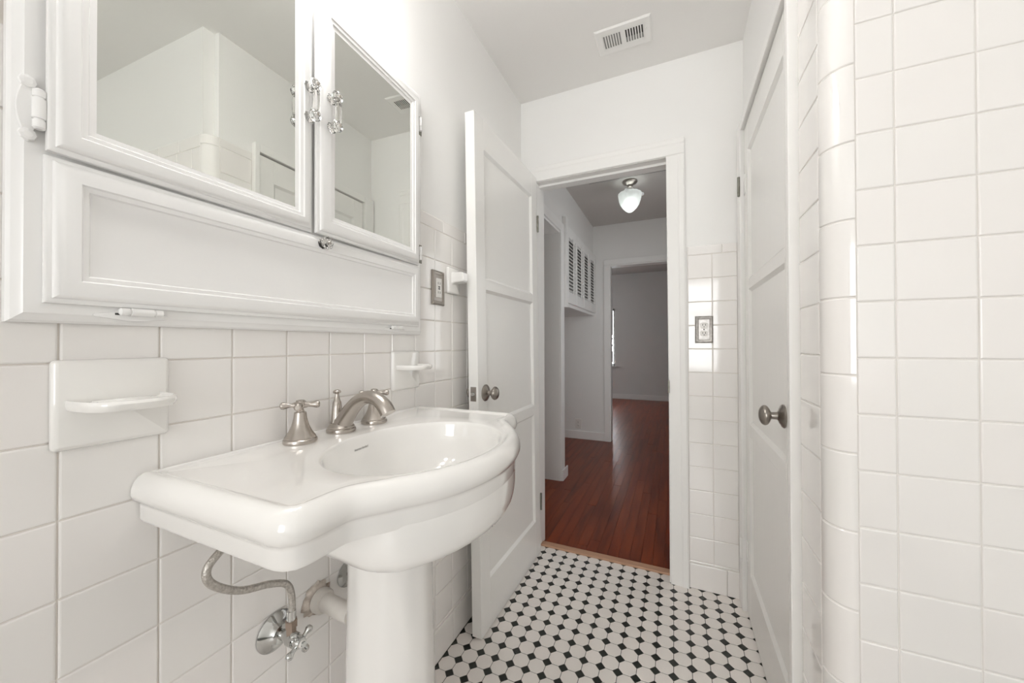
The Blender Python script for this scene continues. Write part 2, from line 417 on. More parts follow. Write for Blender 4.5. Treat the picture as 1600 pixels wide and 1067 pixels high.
for x in (-0.001, 0.830):
    ring = []
    for s, d in ((0, 0), (0, 0.011), (0.05, 0.014), (0.62, 0.016), (0.70, 0.019), (0.92, 0.021), (1, 0.018), (1, 0)): ring.append((x, BW-d, DZ+0.002+0.078*s))
    ringb.append(ring)
loops(bm, ringb); obj('head_casing', bm, 'trim_paint', t1)
bm = NB(); box(bm, (DX0-0.018, BW-0.004, DZ), (DX1+0.018, BWE+0.004, DZ+0.018)); obj('head_jamb', bm, 'trim_paint', t1)
bm = NB(); box(bm, (DX0, BW+0.040, DZ-0.012), (DX1, BW+0.075, DZ)); obj('door_stop', bm, 'trim_paint', t1)
j2 = obj('side_jamb', bx((DX1, BW-0.004, 0), (DX1+0.018, BWE+0.004, DZ)), 'trim_paint', t1)
obj('side_jamb', bx((DX0-0.018, BW-0.004, 0), (DX0, BWE+0.004, DZ)), 'trim_paint', t1)
sp = NB(); box(sp, (DX1-0.004, BW-0.020, 0.905), (DX1+0.004, BW-0.012, 0.965), 0.002); obj('strike_plate', sp, 'dark_steel', t1)
# closet trim on right wall
t2 = empty('trim_2', (RX, 1.27, 0)); tag(t2, 'white narrow trim around the closet door', None, None, 'structure')
obj('side_casing', bx((1.045, 0.906, 0), (RW, 0.929, CZ+0.04), 0.003), 'trim_paint', t2)
bm = NB(); box(bm, (1.043, CY1+0.004, 0), (RW, BY-0.001, CZ+0.04), 0.003); obj('side_casing', bm, 'trim_paint', t2)
obj('head_casing', bx((1.046, 0.930, CZ+0.003), (RW, CY1+0.003, CZ+0.040), 0.003), 'trim_paint', t2)

# ------------------------------------------------------------------ panel doors
ZR = [(0.007, 0.20), (0.765, 0.812), (1.36, 1.402), (1.932, None)]
def knob(bm, base, ax, L, rk=0.024, flatk=0.8):
    # rose + neck + egg-shaped knob
    lathe(bm, base, ax, [(0, 0.033), (0.003, 0.033), (0.006, 0.030), (0.008, 0.024), (0.011, 0.021), (0.013, 0.014), (0.016, 0.0105), (L-2*rk*flatk*1.0, 0.0095), (L-2*rk*flatk*0.97, 0.012)] +
          [(L-rk*flatk*(1+math.cos(t))+rk*flatk*0.0, rk*math.sin(t)) for t in [0.5, 0.8, 1.1, 1.4, 1.7, 2.0, 2.3, 2.6, 2.85, 3.05]], 28)
def panel_door(root, fwd, y0, y1, top, thick, xform, mat='door_paint', st=0.075):
    # leaf spans y0..y1, centre plane x=0, both faces panelled; xform maps verts to the world
    def fin(name, bm):
        bmesh.ops.recalc_face_normals(bm, faces=bm.faces)
        for v in bm.verts: v.co = xform(v.co)
        return obj(name, bm, mat, root, flip=False)
    h = thick/2
    for a, b in ((y0, y0+st), (y1-st, y1)): fin('stile', bx((-h, a, 0.007), (h, b, top), 0.0012, 1))
    zz = [(a, b if b else top) for a, b in ZR]
    for a, b in zz: fin('rail', bx((-h, y0+st, a), (h, y1-st, b), 0.0008, 1))
    for (a0, a1), (b0, b1) in zip(zz[:-1], zz[1:]):
        bm = NB()
        for s in (1, -1):
            rloft(bm, (0,0,0), EY, EZ, EX*s, y0+st, y1-st, a1, b0, [(0, h-0.0005), (0.011, h-0.010)], cap0=False)
        fin('panel', bm)
# door 1: open, standing along the left wall
D0, D1, DT = 1.030, 1.688, 0.042
def xf1(c):
    s = (c.y-D0)/(D1-D0); z = c.z
    xc = (0.082-0.0145*z)*(1-s) + (0.090-0.0092*z)*s
    return Vector((c.x+xc, c.y, c.z))
door1 = empty('door_1', (0.085, D1, 0)); tag(door1, 'white three panel door standing open against the tiled wall', None, None, 'structure')
panel_door(door1, 1, D0, D1, 2.055, DT, xf1)
def at1(x, y, z): return xf1(Vector((x, y, z)))
bm = NB(); knob(bm, at1(DT/2, 1.087, 0.945), EX, 0.058, 0.0265, 0.56); obj('knob', bm, 'knob_nickel', door1, smooth=40)
bm = NB(); lathe(bm, at1(-DT/2, 1.087, 0.945), -EX, [(0, 0.030), (0.003, 0.030), (0.006, 0.020), (0.008, 0.010), (0.014, 0.009), (0.017, 0.018), (0.022, 0.0235), (0.028, 0.024), (0.034, 0.019), (0.037, 0.008)], 28); obj('knob', bm, 'knob_nickel', door1, smooth=40)
lp = at1(0, D0, 0.945)
o = obj('latch_plate', bx((lp.x-0.0125, D0-0.0015, lp.z-0.028), (lp.x+0.0125, D0+0.001, lp.z+0.028), 0.0006), 'knob_nickel', door1)
bm = NB(); lathe(bm, (lp.x, D0-0.001, lp.z), -EY, [(0, 0.0085), (0.006, 0.0085), (0.009, 0.006)], 16); obj('latch_bolt', bm, 'chrome', door1, smooth=40)
for hz in (0.28, 1.80):
    p = at1(0.026, D1-0.002, hz); bm = NB(); lathe(bm, (p.x, p.y, hz-0.045), EZ, [(0, 0.0055), (0.09, 0.0055)], 12); obj('hinge', bm, 'dark_steel', door1, smooth=40)
# door 2: closed closet door
def xf2(c): return Vector((c.x+1.079, c.y, c.z))
door2 = empty('door_2', (1.079, CY1, 0)); tag(door2, 'white three panel closet door beside the tub wall', None, None, 'structure')
panel_door(door2, -1, CY0+0.003, CY1-0.002, CZ-0.003, 0.038, xf2)
bm = NB(); knob(bm, (1.060, 1.025, 0.937), -EX, 0.060, 0.0285, 0.52); obj('knob', bm, 'knob_nickel', door2, smooth=40)
for hz, ml in ((0.267, 'trim_paint'), (1.812, 'dark_steel')):
    bm = NB(); lathe(bm, (1.0395, CY1+0.004, hz-0.042), EZ, [(0, 0.004), (0.001, 0.0052), (0.083, 0.0052), (0.084, 0.004)], 14)
    hg = obj('hinge', bm, ml, door2, smooth=40)
    bm = bx((1.0400, CY1-0.030, hz-0.040), (1.0602, CY1-0.002, hz+0.040), 0.001)
    bm2 = bx((1.0575, CY1-0.028, hz-0.040), (1.0600, CY1+0.002, hz+0.040), 0.0008); bm.free()
    obj('hinge_leaf', bm2, 'trim_paint', door2)

# ------------------------------------------------------------------ medicine cabinet
cab = empty('medicine_cabinet', (0.011, 0.365, 1.170)); tag(cab, 'white wall cabinet with two mirrored doors and drop-down flap above the sink', 'cabinet')
bm = NB(); rloft(bm, (0.001,0,0), EY, EZ, EX, -0.048, 0.776, 1.170, 1.965, [(0, 0), (0, 0.010), (0.003, 0.015), (0.009, 0.018), (0.012, 0.021)])
obj('cabinet_frame', bm, 'cabinet_paint', cab, smooth=30)
FX = 0.0225
def mould(ins):  # raised-edge frame profile: outer ogee, flat, inner ogee down to the glass
    return [(0, 0.0), (0, 0.0065), (0.003, 0.0085), (0.006, 0.0095), (0.007, 0.0125), (0.012, 0.0165), (0.017, 0.018),
            (ins-0.018, 0.018), (ins-0.016, 0.0155), (ins-0.010, 0.0145), (ins-0.008, 0.0115), (ins, 0.0095)]
def glass_handle(door, y, za, zb, x0, piv, ang):
    def add(name, bm, mat='crystal', sm=False):
        rot_about(bm, piv, ang); return obj(name, bm, mat, door, smooth=sm)
    for z in (za, zb):
        bm = NB(); lathe(bm, (x0, y, z), EX, [(0, 0.0095), (0.003, 0.0125), (0.009, 0.0095), (0.015, 0.0120), (0.021, 0.0140), (0.026, 0.0125), (0.030, 0.0065)], 8); add('handle_post', bm)
        bm = NB(); lathe(bm, (x0+0.0298, y, z), EX, [(0, 0.0035), (0.0015, 0.003), (0.002, 0.0012)], 10); add('screw', bm, 'nickel', 40)
    bm = NB(); tube(bm, smoothpath([(x0+0.020, y, za-0.004), (x0+0.024, y, (2*za+zb)/3), (x0+0.024, y, (za+2*zb)/3), (x0+0.020, y, zb+0.004)], 5), 0.0072, 8); add('handle_bar', bm)
def cab_door(y0, y1, z0, z1, piv, ang, ins, hy):
    bm = NB(); rloft(bm, (FX,0,0), EY, EZ, EX, y0, y1, z0, z1, mould(ins), cap1=False)
    rot_about(bm, piv, ang); d = obj('mirror_door', bm, 'cabinet_paint', cab, smooth=30)
    bm = NB(); rloft(bm, (FX,0,0), EY, EZ, EX, y0, y1, z0, z1, [(ins-0.001, 0.006), (ins-0.001, 0.0096)])
    rot_about(bm, piv, ang); obj('mirror_pane', bm, 'mirror', d)
    glass_handle(d, hy, 1.712, 1.645, FX+0.018, piv, ang)
    return d
cab_door(-0.021, 0.366, 1.3945, 1.938, (FX, 0.366), 0.021, 0.044, 0.348)
cab_door(0.3685, 0.748, 1.3945, 1.938, (FX, 0.748), 0.030, 0.048, 0.397)
bm = NB(); rloft(bm, (FX,0,0), EY, EZ, EX, -0.021, 0.748, 1.196, 1.3905, mould(0.048)); flap = obj('flap', bm, 'cabinet_paint', cab, smooth=30)
bm = NB(); lathe(bm, (FX+0.018, 0.383, 1.372), EX, [(0, 0.010), (0.003, 0.0125), (0.008, 0.0095), (0.013, 0.0130), (0.018, 0.0155), (0.022, 0.0135), (0.025, 0.007)], 8); kb = obj('knob', bm, 'crystal', flap)
bm = NB(); lathe(bm, (FX+0.0428, 0.383, 1.372), EX, [(0, 0.0035), (0.002, 0.0015)], 10); obj('screw', bm, 'nickel', flap)
def scroll_plate(o, u, v, n, L, wd):
    # pointed leaf-shaped hinge plate, with scalloped lobes at both tips
    pts = []
    K = 40
    for i in range(K):
        t = 2*math.pi*i/K; r = 1+0.10*math.cos(6*t)
        pts.append((math.cos(t)*L/2*(0.86+0.14*abs(math.cos(t)))*(1 if abs(math.cos(t)) > .2 else r), math.sin(t)*wd/2*(0.75+0.25*abs(math.cos(2*t)))))
    bm = NB(); o, u, v, n = map(Vector, (o, u, v, n))
    loops(bm, [[o+u*a*s+v*b*s+n*h for a, b in pts] for s, h in ((1, 0), (1, 0.0015), (0.9, 0.0032))]); return bm
# left door hinge on the frame's left stile
for hz in (1.445, 1.86):
    hg = obj('hinge', scroll_plate((0.0222, -0.034, hz), EZ, EY, EX, 0.086, 0.020), 'cabinet_paint', cab, smooth=40)
    bm = NB(); lathe(bm, (0.0315, -0.0262, hz-0.026), EZ, [(0, 0.004), (0.002, 0.006), (0.011, 0.006), (0.0115, 0.0048), (0.013, 0.0048), (0.0135, 0.0066), (0.039, 0.0066), (0.0395, 0.0048), (0.041, 0.0048), (0.0415, 0.006), (0.050, 0.006), (0.052, 0.004)], 16); obj('barrel', bm, 'cabinet_paint', hg, smooth=40)
    for s in (-0.034, 0.034):
        bm = NB(); lathe(bm, (0.0248, -0.034, hz+s), EX, [(0, 0.0085), (0.002, 0.0075), (0.003, 0.004)], 8); obj('rosette', bm, 'cabinet_paint', hg)
    obj('hinge_gap', bx((0.0222, -0.0295, hz-0.018), (0.0262, -0.0235, hz-0.010)), 'dark_slot', hg)
for hz in (1.856, 1.435):
    bm = NB(); lathe(bm, (0.030, 0.756, hz-0.022), EZ, [(0, 0.004), (0.002, 0.0055), (0.012, 0.0055), (0.0125, 0.004), (0.0145, 0.004), (0.015, 0.0055), (0.042, 0.0055), (0.044, 0.004)], 14)
    hg = obj('hinge', bm, 'cabinet_paint', cab, smooth=40)
    obj('hinge_leaf', bx((0.0212, 0.757, hz-0.03), (0.0235, 0.771, hz+0.03), 0.0008), 'dark_steel', hg)
for hy in (0.075, 0.648):
    hg = obj('hinge', scroll_plate((0.0222, hy-0.006, 1.1835), EY, EZ, EX, 0.088, 0.016), 'cabinet_paint', cab, smooth=40)
    bm = NB(); lathe(bm, (0.0315, hy-0.026, 1.1895), EY, [(0, 0.003), (0.002, 0.0055), (0.011, 0.0055), (0.0115, 0.0042), (0.013, 0.0042), (0.0135, 0.006), (0.039, 0.006), (0.0395, 0.0042), (0.041, 0.0042), (0.0415, 0.0055), (0.050, 0.0055), (0.052, 0.003)], 16); obj('barrel', bm, 'cabinet_paint', hg, smooth=40)
    obj('hinge_gap', bx((0.0222, hy-0.028, 1.1845), (0.0255, hy-0.019, 1.1875)), 'dark_slot', hg)

# ------------------------------------------------------------------ pedestal sink
sink = empty('pedestal_sink', (0.20, 0.435, 0.0)); tag(sink, 'white porcelain pedestal sink with rolled rim and bowed front', 'sink')
SC = Vector((0.281, 0.433, 0)); NS = 320
def half_outline(pts): # list of (x,y) with y<=0.435, mirrored
    return pts + [(x, 0.87-y) for x, y in pts[::-1] if y < 0.4349]
def chaikin(P, k, closed=True):
    for _ in range(k):
        out = []
        for i in range(len(P)):
            a, b = P[i], P[(i+1) % len(P)]
            out += [(a[0]*.75+b[0]*.25, a[1]*.75+b[1]*.25), (a[0]*.25+b[0]*.75, a[1]*.25+b[1]*.75)]
        P = out
    return P
def resample(P, n):
    A = np.array(P+[P[0]]); d = np.r_[0, np.cumsum(np.hypot(*np.diff(A, axis=0).T))]
    t = np.linspace(0, d[-1], n, endpoint=False); return np.c_[np.interp(t, d, A[:, 0]), np.interp(t, d, A[:, 1])]
def ell(a, b, t0, t1, k):  # front arc of the bowed apron, t measured from the front axis
    return [(SC.x+b*math.cos(t), 0.435+a*math.sin(t)) for t in np.linspace(t0, t1, k)]
base = [(-0.08, 0.435), (-0.08, 0.120), (-0.08, 0.1065), (0.03, 0.1065), (0.30, 0.1065), (0.318, 0.1065), (0.333, 0.1075), (0.3345, 0.122), (0.335, 0.150), (0.338, 0.178), (0.352, 0.202), (0.372, 0.226)]
arc = ell(0.238, 0.170, -0.93, 0.0, 9)
base = half_outline(base+arc)
B0 = resample(chaikin(base, 3), NS)
tg = np.roll(B0, -1, 0)-np.roll(B0, 1, 0); tg /= np.hypot(*tg.T)[:, None]
NRM = np.c_[tg[:, 1], -tg[:, 0]]
if ((B0-np.array([[SC.x, SC.y]]))*NRM).sum() < 0: NRM = -NRM
for _ in range(3): NRM = (np.roll(NRM, 1, 0)+NRM*2+np.roll(NRM, -1, 0)); NRM /= np.hypot(*NRM.T)[:, None]
def ring(d, z, xmin=0.002):
    P = B0+NRM*d
    xm = min(0.014, max(xmin, 0.0125-d*0.42))
    return [(max(xm, x), y, z) for x, y in P]
ang = np.arctan2((B0[:, 0]-SC.x), (B0[:, 1]-SC.y))
BA, BB = 0.207, 0.165
def bowl(e, z, dx=0.0):
    out = []
    for a in ang:
        c, s = math.cos(a), math.sin(a); r = 1/math.sqrt((c/BA)**2+(s/BB)**2)
        out.append((SC.x+dx+s*r*e, SC.y+c*r*e, z))
    return out
ZD = 0.930
def mixr(A, B, t, z): return [(a[0]*(1-t)+b[0]*t, a[1]*(1-t)+b[1]*t, z) for a, b in zip(A, B)]
lip = bowl(1.02, ZD); inn = ring(-0.004, ZD)
prof_b = [(math.cos(p), 0.150*math.sin(p)**0.92) for p in np.linspace(1.53, 0.17, 15)]
rings = [bowl(e*0.985, ZD-d) for e, d in prof_b] + [bowl(0.979, ZD-0.0145), bowl(0.985, ZD-0.0075), bowl(0.9925, ZD-0.0030), bowl(1.003, ZD-0.0008), bowl(1.02, ZD),
         mixr(lip, inn, 0.4, ZD), inn, ring(0.0, ZD+0.0004), ring(0.0025, ZD+0.0026), ring(0.007, ZD+0.0048), ring(0.013, ZD+0.0058), ring(0.019, ZD+0.0050), ring(0.025, ZD+0.0003), ring(0.030, ZD-0.007), ring(0.033, ZD-0.017), ring(0.0335, ZD-0.025), ring(0.031, ZD-0.033), ring(0.0265, ZD-0.0385), ring(0.0235, ZD-0.0415), ring(0.0225, ZD-0.046), ring(0.0225, ZD-0.066), ring(0.020, ZD-0.0715), ring(0.012, ZD-0.0735), mixr(ring(-0.004, 0), lip, 0.5, ZD-0.0735), bowl(1.01, ZD-0.0735)]
bm = NB(); loops(bm, rings, cap1=False)
# bowl body below the deck slab
bod = [(0.012, 0.435), (0.012, 0.275), (0.10, 0.248), (0.20, 0.236), (0.29, 0.230), (0.345, 0.226), (0.372, 0.238)] + ell(0.240, 0.171, -0.93, 0.0, 9)
C0 = resample(chaikin(half_outline(bod), 3), 200)
tg = np.roll(C0, -1, 0)-np.roll(C0, 1, 0); tg /= np.hypot(*tg.T)[:, None]; N2 = np.c_[tg[:, 1], -tg[:, 0]]
if ((C0-np.array([[SC.x, SC.y]]))*N2).sum() < 0: N2 = -N2
def ring2(d, z, s=1.0):
    P = C0+N2*d; c = np.array([[0.20, 0.435]]); P = c+(P-c)*s
    return [(max(0.004, x), y, z) for x, y in P]
loops(bm, [ring2(0.0205, ZD-0.05), ring2(0.0205, ZD-0.085), ring2(0.019, ZD-0.110), ring2(0.016, ZD-0.128), ring2(0.009, ZD-0.142), ring2(-0.003, ZD-0.150), ring2(-0.022, ZD-0.154), ring2(-0.03, ZD-0.175, 0.8), ring2(-0.03, ZD-0.19, 0.6)], cap0=False)
basin = obj('basin', bm, 'porcelain', sink, smooth=50)
# faint maker's script inside the bowl
dg = bpy.context.evaluated_depsgraph_get()
bmt = NB(); bmt.from_mesh(basin.data); bmesh.ops.translate(bmt, verts=bmt.verts, vec=wloc(sink)); tree = BVHTree.FromBMesh(bmt)
hits = [tree.ray_cast(CAM, pray(*p).normalized()) for p in ((553.5, 705.8), (575.5, 697.2))]
bmt.free()
if hits[0][0] and hits[1][0]:
    a, b = hits[0][0], hits[1][0]; n = (hits[0][1]+hits[1][1]).normalized()
    if n.dot(CAM-a) < 0: n = -n
    uu = (b-a).normalized(); vv = n.cross(uu).normalized()
    fc = bpy.data.curves.new('script', 'FONT'); fc.body = 'American Standard'; fc.size = 1.0; fc.shear = 0.35
    fo = bpy.data.objects.new('script', fc); COL.objects.link(fo); dg.update()
    me = bpy.data.meshes.new_from_object(fo.evaluated_get(bpy.context.evaluated_depsgraph_get()))
    bpy.data.objects.remove(fo); xs = [v.co.x for v in me.vertices]; s = (b-a).length/(max(xs)-min(xs))
    for v in me.vertices: v.co = (a+uu*(v.co.x-min(xs))*s+vv*(v.co.y*s*1.25)+n*0.0006) - wloc(sink)
    me.materials.clear(); me.materials.append(MATS['ink'])
    o = bpy.data.objects.new('lettering', me); COL.objects.link(o); o.parent = basin; o['label'] = 'tiny dark cursive maker mark inside the bowl'
bm = NB(); lathe(bm, (SC.x, SC.y, ZD-0.1499), EZ, [(0, 0.024), (0.002, 0.023), (0.003, 0.016), (0.001, 0.012)], 24); obj('drain', bm, 'nickel', basin, smooth=40)
# pedestal: softly fluted tapering column
bm = NB(); rings = []
for z, rx, ry in ((0, 0.135, 0.128), (0.012, 0.135, 0.128), (0.03, 0.128, 0.120), (0.06, 0.116, 0.110), (0.10, 0.108, 0.102), (0.20, 0.103, 0.097), (0.40, 0.098, 0.092), (0.60, 0.094, 0.088), (0.72, 0.092, 0.086), (0.775, 0.092, 0.086)):
    r_ = []
    for i in range(72):
        t = 2*math.pi*i/72; w = 1+0.006*math.cos(12*t); r_.append((0.197+rx*math.cos(t)*w, 0.435+ry*math.sin(t)*w, z))
    rings.append(r_)
loops(bm, rings); obj('pedestal', bm, 'porcelain', sink, smooth=60)

# ------------------------------------------------------------------ faucet
BELL = [(0, 0.0325), (0.004, 0.0335), (0.008, 0.0325), (0.010, 0.0300), (0.012, 0.0305), (0.015, 0.0285), (0.024, 0.0225), (0.036, 0.0170), (0.052, 0.0130), (0.064, 0.0118), (0.065, 0.0108)]
FXC = 0.046; FZ = 0.9302
sy = 0.432
sp = empty('faucet', (FXC, sy, FZ)); tag(sp, 'brushed nickel faucet with arched spout and two cross handles on the sink', 'faucet')
def faucet_handle(y, rot):
    bm = NB(); lathe(bm, (FXC, y, FZ), EZ, BELL, 36); t = obj('handle_base', bm, 'nickel', sp, smooth=35)
    bm = NB(); lathe(bm, (FXC, y, FZ+0.0640), EZ, [(0, 0.0075), (0.004, 0.008), (0.006, 0.0065), (0.010, 0.0065), (0.011, 0.010), (0.016, 0.0115), (0.021, 0.0105), (0.024, 0.008), (0.0255, 0.0085), (0.027, 0.004)], 28)
    zc = FZ+0.0640+0.0155
    for k in range(4):
        a = rot+k*math.pi/2; d = Vector((math.cos(a), math.sin(a), 0))
        lathe(bm, Vector((FXC, y, zc)), d, [(0.004, 0.0068), (0.012, 0.0062), (0.015, 0.0045), (0.020, 0.0048), (0.026, 0.0064), (0.031, 0.0078), (0.0352, 0.0072), (0.0375, 0.0045)], 16)
    obj('cross_handle', bm, 'nickel', t, smooth=40)
faucet_handle(0.326, 0.80)
faucet_handle(0.538, 0.65)
bm = NB(); lathe(bm, (FXC, sy, FZ), EZ, [(0, 0.0325), (0.004, 0.0335), (0.008, 0.0325), (0.010, 0.0295), (0.013, 0.0300), (0.016, 0.0275), (0.022, 0.0235)], 36); obj('base', bm, 'nickel', sp, smooth=35)
pth = smoothpath([(0.048, sy, FZ+0.008), (0.058, sy, FZ+0.028), (0.078, sy, FZ+0.054), (0.104, sy, FZ+0.077), (0.132, sy, FZ+0.087), (0.160, sy, FZ+0.083), (0.181, sy, FZ+0.069), (0.192, sy, FZ+0.053)], 6)
bm = NB(); tube(bm, pth, lerp_list([0.0230, 0.0205, 0.0180, 0.0160, 0.0152, 0.0158, 0.0170, 0.0172], len(pth)), 24); obj('spout', bm, 'nickel', sp, smooth=45)
bm = NB(); lathe(bm, (0.034, sy-0.002, FZ+0.010), EZ, [(0, 0.016), (0.03, 0.0125), (0.050, 0.0105), (0.060, 0.0095), (0.064, 0.0075), (0.074, 0.0048), (0.080, 0.0045), (0.082, 0.0085), (0.085, 0.0095), (0.088, 0.008), (0.090, 0.004)], 24); obj('lift_rod', bm, 'nickel', sp, smooth=40)

# ------------------------------------------------------------------ plumbing under the sink
vy, vz = 0.302, 0.530
va = empty('supply_valve', (0.0, vy, vz-0.04)); tag(va, 'chrome angle stop valve with cross handle and wall flange under the sink', 'valve')
bm = NB(); lathe(bm, (0.001, vy, vz), EX, [(0, 0.040), (0.003, 0.040), (0.006, 0.037), (0.010, 0.030), (0.016, 0.023), (0.022, 0.019), (0.024, 0.013)], 36); obj('wall_flange', bm, 'chrome', va, smooth=35)
bm = NB(); lathe(bm, (0.020, vy, vz), EX, [(0, 0.010), (0.028, 0.010), (0.029, 0.014), (0.046, 0.014), (0.047, 0.011), (0.060, 0.0115), (0.061, 0.006), (0.072, 0.005)], 16); obj('valve_body', bm, 'chrome', va, smooth=30)
bm = NB(); lathe(bm, (0.052, vy, vz+0.006), EZ, [(0, 0.010), (0.018, 0.010), (0.019, 0.012), (0.032, 0.012), (0.033, 0.008)], 6); obj('compression_nut', bm, 'rust', va)
bm = NB(); lathe(bm, (0.070, vy, vz), EX, [(0, 0.011), (0.010, 0.012), (0.014, 0.010), (0.015, 0.006)], 20)
for k in range(4):
    a = 0.55+k*math.pi/2; d = Vector((0, math.cos(a), math.sin(a)))
    lathe(bm, Vector((0.077, vy, vz)), d, [(0.004, 0.0050), (0.016, 0.0042), (0.020, 0.0055), (0.024, 0.0075), (0.028, 0.0070), (0.031, 0.004)], 12)
obj('cross_handle', bm, 'chrome', va, smooth=40)
bm = NB(); lathe(bm, (0.085, vy, vz), EX, [(0, 0.0075), (0.002, 0.007), (0.003, 0.003)], 20); obj('handle_button', bm, 'white_plastic', va, smooth=40)
hp = smoothpath([(0.052, vy, vz+0.036), (0.052, vy+0.002, vz+0.075), (0.052, vy-0.008, vz+0.115), (0.055, vy-0.045, vz+0.140), (0.062, vy-0.105, vz+0.166), (0.066, vy-0.150, vz+0.205), (0.066, vy-0.157, vz+0.235), (0.063, vy-0.130, vz+0.258), (0.058, vy-0.090, vz+0.285), (0.054, vy-0.045, vz+0.305), (0.052, vy-0.010, vz+0.316)], 8)
hose = empty('supply_hose', hp[0]); tag(hose, 'braided steel supply hose looping up from the valve to the sink', 'hose')
bm = NB(); tube(bm, hp, 0.0066, 14); obj('braided_sleeve', bm, 'braid', hose, smooth=True)
bm = NB(); tube(bm, [hp[0]-EZ*0.006, hp[0]+EZ*0.022], 0.0088, 14); obj('ferrule', bm, 'chrome', hose, smooth=40)
# drain pipe from the wall into the pedestal, with crumbled putty at its hole
dp = empty('drain_pipe', (0.0, 0.407, 0.50)); tag(dp, 'white plastic drain pipe entering the tiled wall behind the pedestal', 'pipe')
bm = NB(); tube(bm, [(0.012, 0.402, 0.535), (0.112, 0.402, 0.5305)], 0.0195, 24); obj('pipe', bm, 'pvc', dp, smooth=40)
bm = NB(); lathe(bm, (0.010, 0.402, 0.535), EX, [(0, 0.026), (0.002, 0.027), (0.016, 0.027), (0.020, 0.0245), (0.021, 0.020)], 28); obj('slip_nut', bm, 'pvc', dp, smooth=35)
bm = NB(); rnd = [1+random.uniform(-0.14, 0.16) for _ in range(30)]
lathe(bm, (0.0012, 0.400, 0.537), EX, [(0, 0.037), (0.002, 0.035), (0.005, 0.031), (0.007, 0.024)], 30, wob=lambda i: rnd[i]); obj('putty_patch', bm, 'putty', dp, smooth=40)
v2 = empty('supply_valve', (0.0, 0.535, 0.58)); tag(v2, 'chrome valve half hidden behind the sink pedestal', 'valve')
bm = NB(); lathe(bm, (0.001, 0.492, 0.545), EX, [(0, 0.033), (0.003, 0.033), (0.008, 0.026), (0.014, 0.017)], 28); obj('wall_flange', bm, 'chrome', v2, smooth=35)
bm = NB(); lathe(bm, (0.010, 0.492, 0.545), EX, [(0, 0.010), (0.030, 0.010), (0.031, 0.013), (0.050, 0.013)], 14); obj('valve_body', bm, 'chrome', v2, smooth=35)

# ------------------------------------------------------------------ ceramic wall fittings
def soap_dish(y0, y1, z0, z1, label, sx, drop):
    t = empty('soap_dish', (0.001, (y0+y1)/2, z0)); tag(t, label, 'soap dish')
    bm = NB(); rloft(bm, (0.0012, 0, 0), EY, EZ, EX, y0, y1, z0, z1, [(0, 0), (0, 0.006), (0.002, 0.0095), (0.006, 0.0115)], rad=0.006); obj('back_plate', bm, 'soap_porcelain', t, smooth=40)
    # shelf: half-oval tray with raised rolled lip
    zc = z0+drop; w = (y1-y0)*0.83/2; yc = (y0+y1)/2; K = 28
    def half(s, z):
        return [(0.011+sx*s*math.sin(a)**0.55, yc-w*(1-(1-s)*0.5)*math.copysign(abs(math.cos(a))**0.75, math.cos(a)), z) for a in [max(1e-4, math.pi*i/K) if i < K else math.pi-1e-4 for i in range(K+1)]]
    bm = NB(); loops(bm, [half(0.72, zc-0.007), half(0.93, zc-0.006), half(0.99, zc-0.001), half(1.0, zc+0.004), half(0.97, zc+0.008), half(0.92, zc+0.008), half(0.87, zc+0.004), half(0.80, zc+0.003)])
    sh = obj('shelf', bm, 'soap_porcelain', t, smooth=40)
    for k in range(3):
        bm = NB(); xx = 0.028+0.018*k; tube(bm, [(xx, yc-w*0.6, zc+0.0035), (xx, yc+w*0.6, zc+0.0035)], 0.002, 8); obj('ridge', bm, 'soap_porcelain', sh, smooth=True)
soap_dish(-0.009, 0.118, 0.993, 1.119, 'white ceramic soap dish beside the sink, nearest the viewer', 0.088, 0.062)
soap_dish(0.650, 0.775, 0.998, 1.118, 'white ceramic soap dish beyond the faucet under the cabinet corner', 0.080, 0.070)
# ceramic bracket near the door
t = empty('towel_bar_bracket', (0.001, 0.985, 1.33)); tag(t, 'white ceramic towel bar bracket on the tiled wall behind the open door', 'bracket')
bm = NB(); rloft(bm, (0.0012, 0, 0), EY, EZ, EX, 0.945, 1.022, 1.332, 1.432, [(0, 0), (0, 0.007), (0.002, 0.010), (0.005, 0.012)], rad=0.008); obj('back_plate', bm, 'soap_porcelain', t, smooth=40)
bm = NB(); rings = [[(0.010+0.052*s, yc+a*k, zc+b*k2) for a, b in ((-.021,-.020),(.021,-.020),(.021,.020),(-.021,.020))] for s, k, k2, yc, zc in ((0, 1.1, 1.2, 0.984, 1.390), (0.25, 0.95, 0.95, 0.984, 1.392), (0.9, 0.95, 0.9, 0.984, 1.393), (1.0, 0.85, 0.8, 0.984, 1.393))]
loops(bm, rings); bmesh.ops.bevel(bm, geom=bm.edges[:], offset=0.003, segments=2, affect='EDGES'); obj('arm', bm, 'soap_porcelain', t, smooth=40)

# ------------------------------------------------------------------ outlets
def receptacle(root, o, u, v, n, cu, cv, s=1.0):
    o = Vector(o)
    for dv in (0.0195, -0.0195):
        bm = NB(); rloft(bm, o, u, v, n, cu-0.016*s, cu+0.016*s, cv+dv*s-0.0135*s, cv+dv*s+0.0135*s, [(0, 0), (0, 0.0018), (0.001, 0.0025)], rad=0.011*s); f = obj('receptacle', bm, 'white_plastic', root, smooth=30)
        bm = NB()
        for du in (-0.0062, 0.0062):
            rloft(bm, o, u, v, n, cu+du*s-0.0011, cu+du*s+0.0011, cv+dv*s-0.0008, cv+dv*s+0.0070*s, [(0, 0.0024), (0, 0.0030)])
        lathe(bm, o+Vector(u)*cu+Vector(v)*(cv+dv*s-0.0065*s)+Vector(n)*0.0024, n, [(0, 0.0022), (0.0006, 0.0022)], 10); obj('slot', bm, 'dark_slot', f)
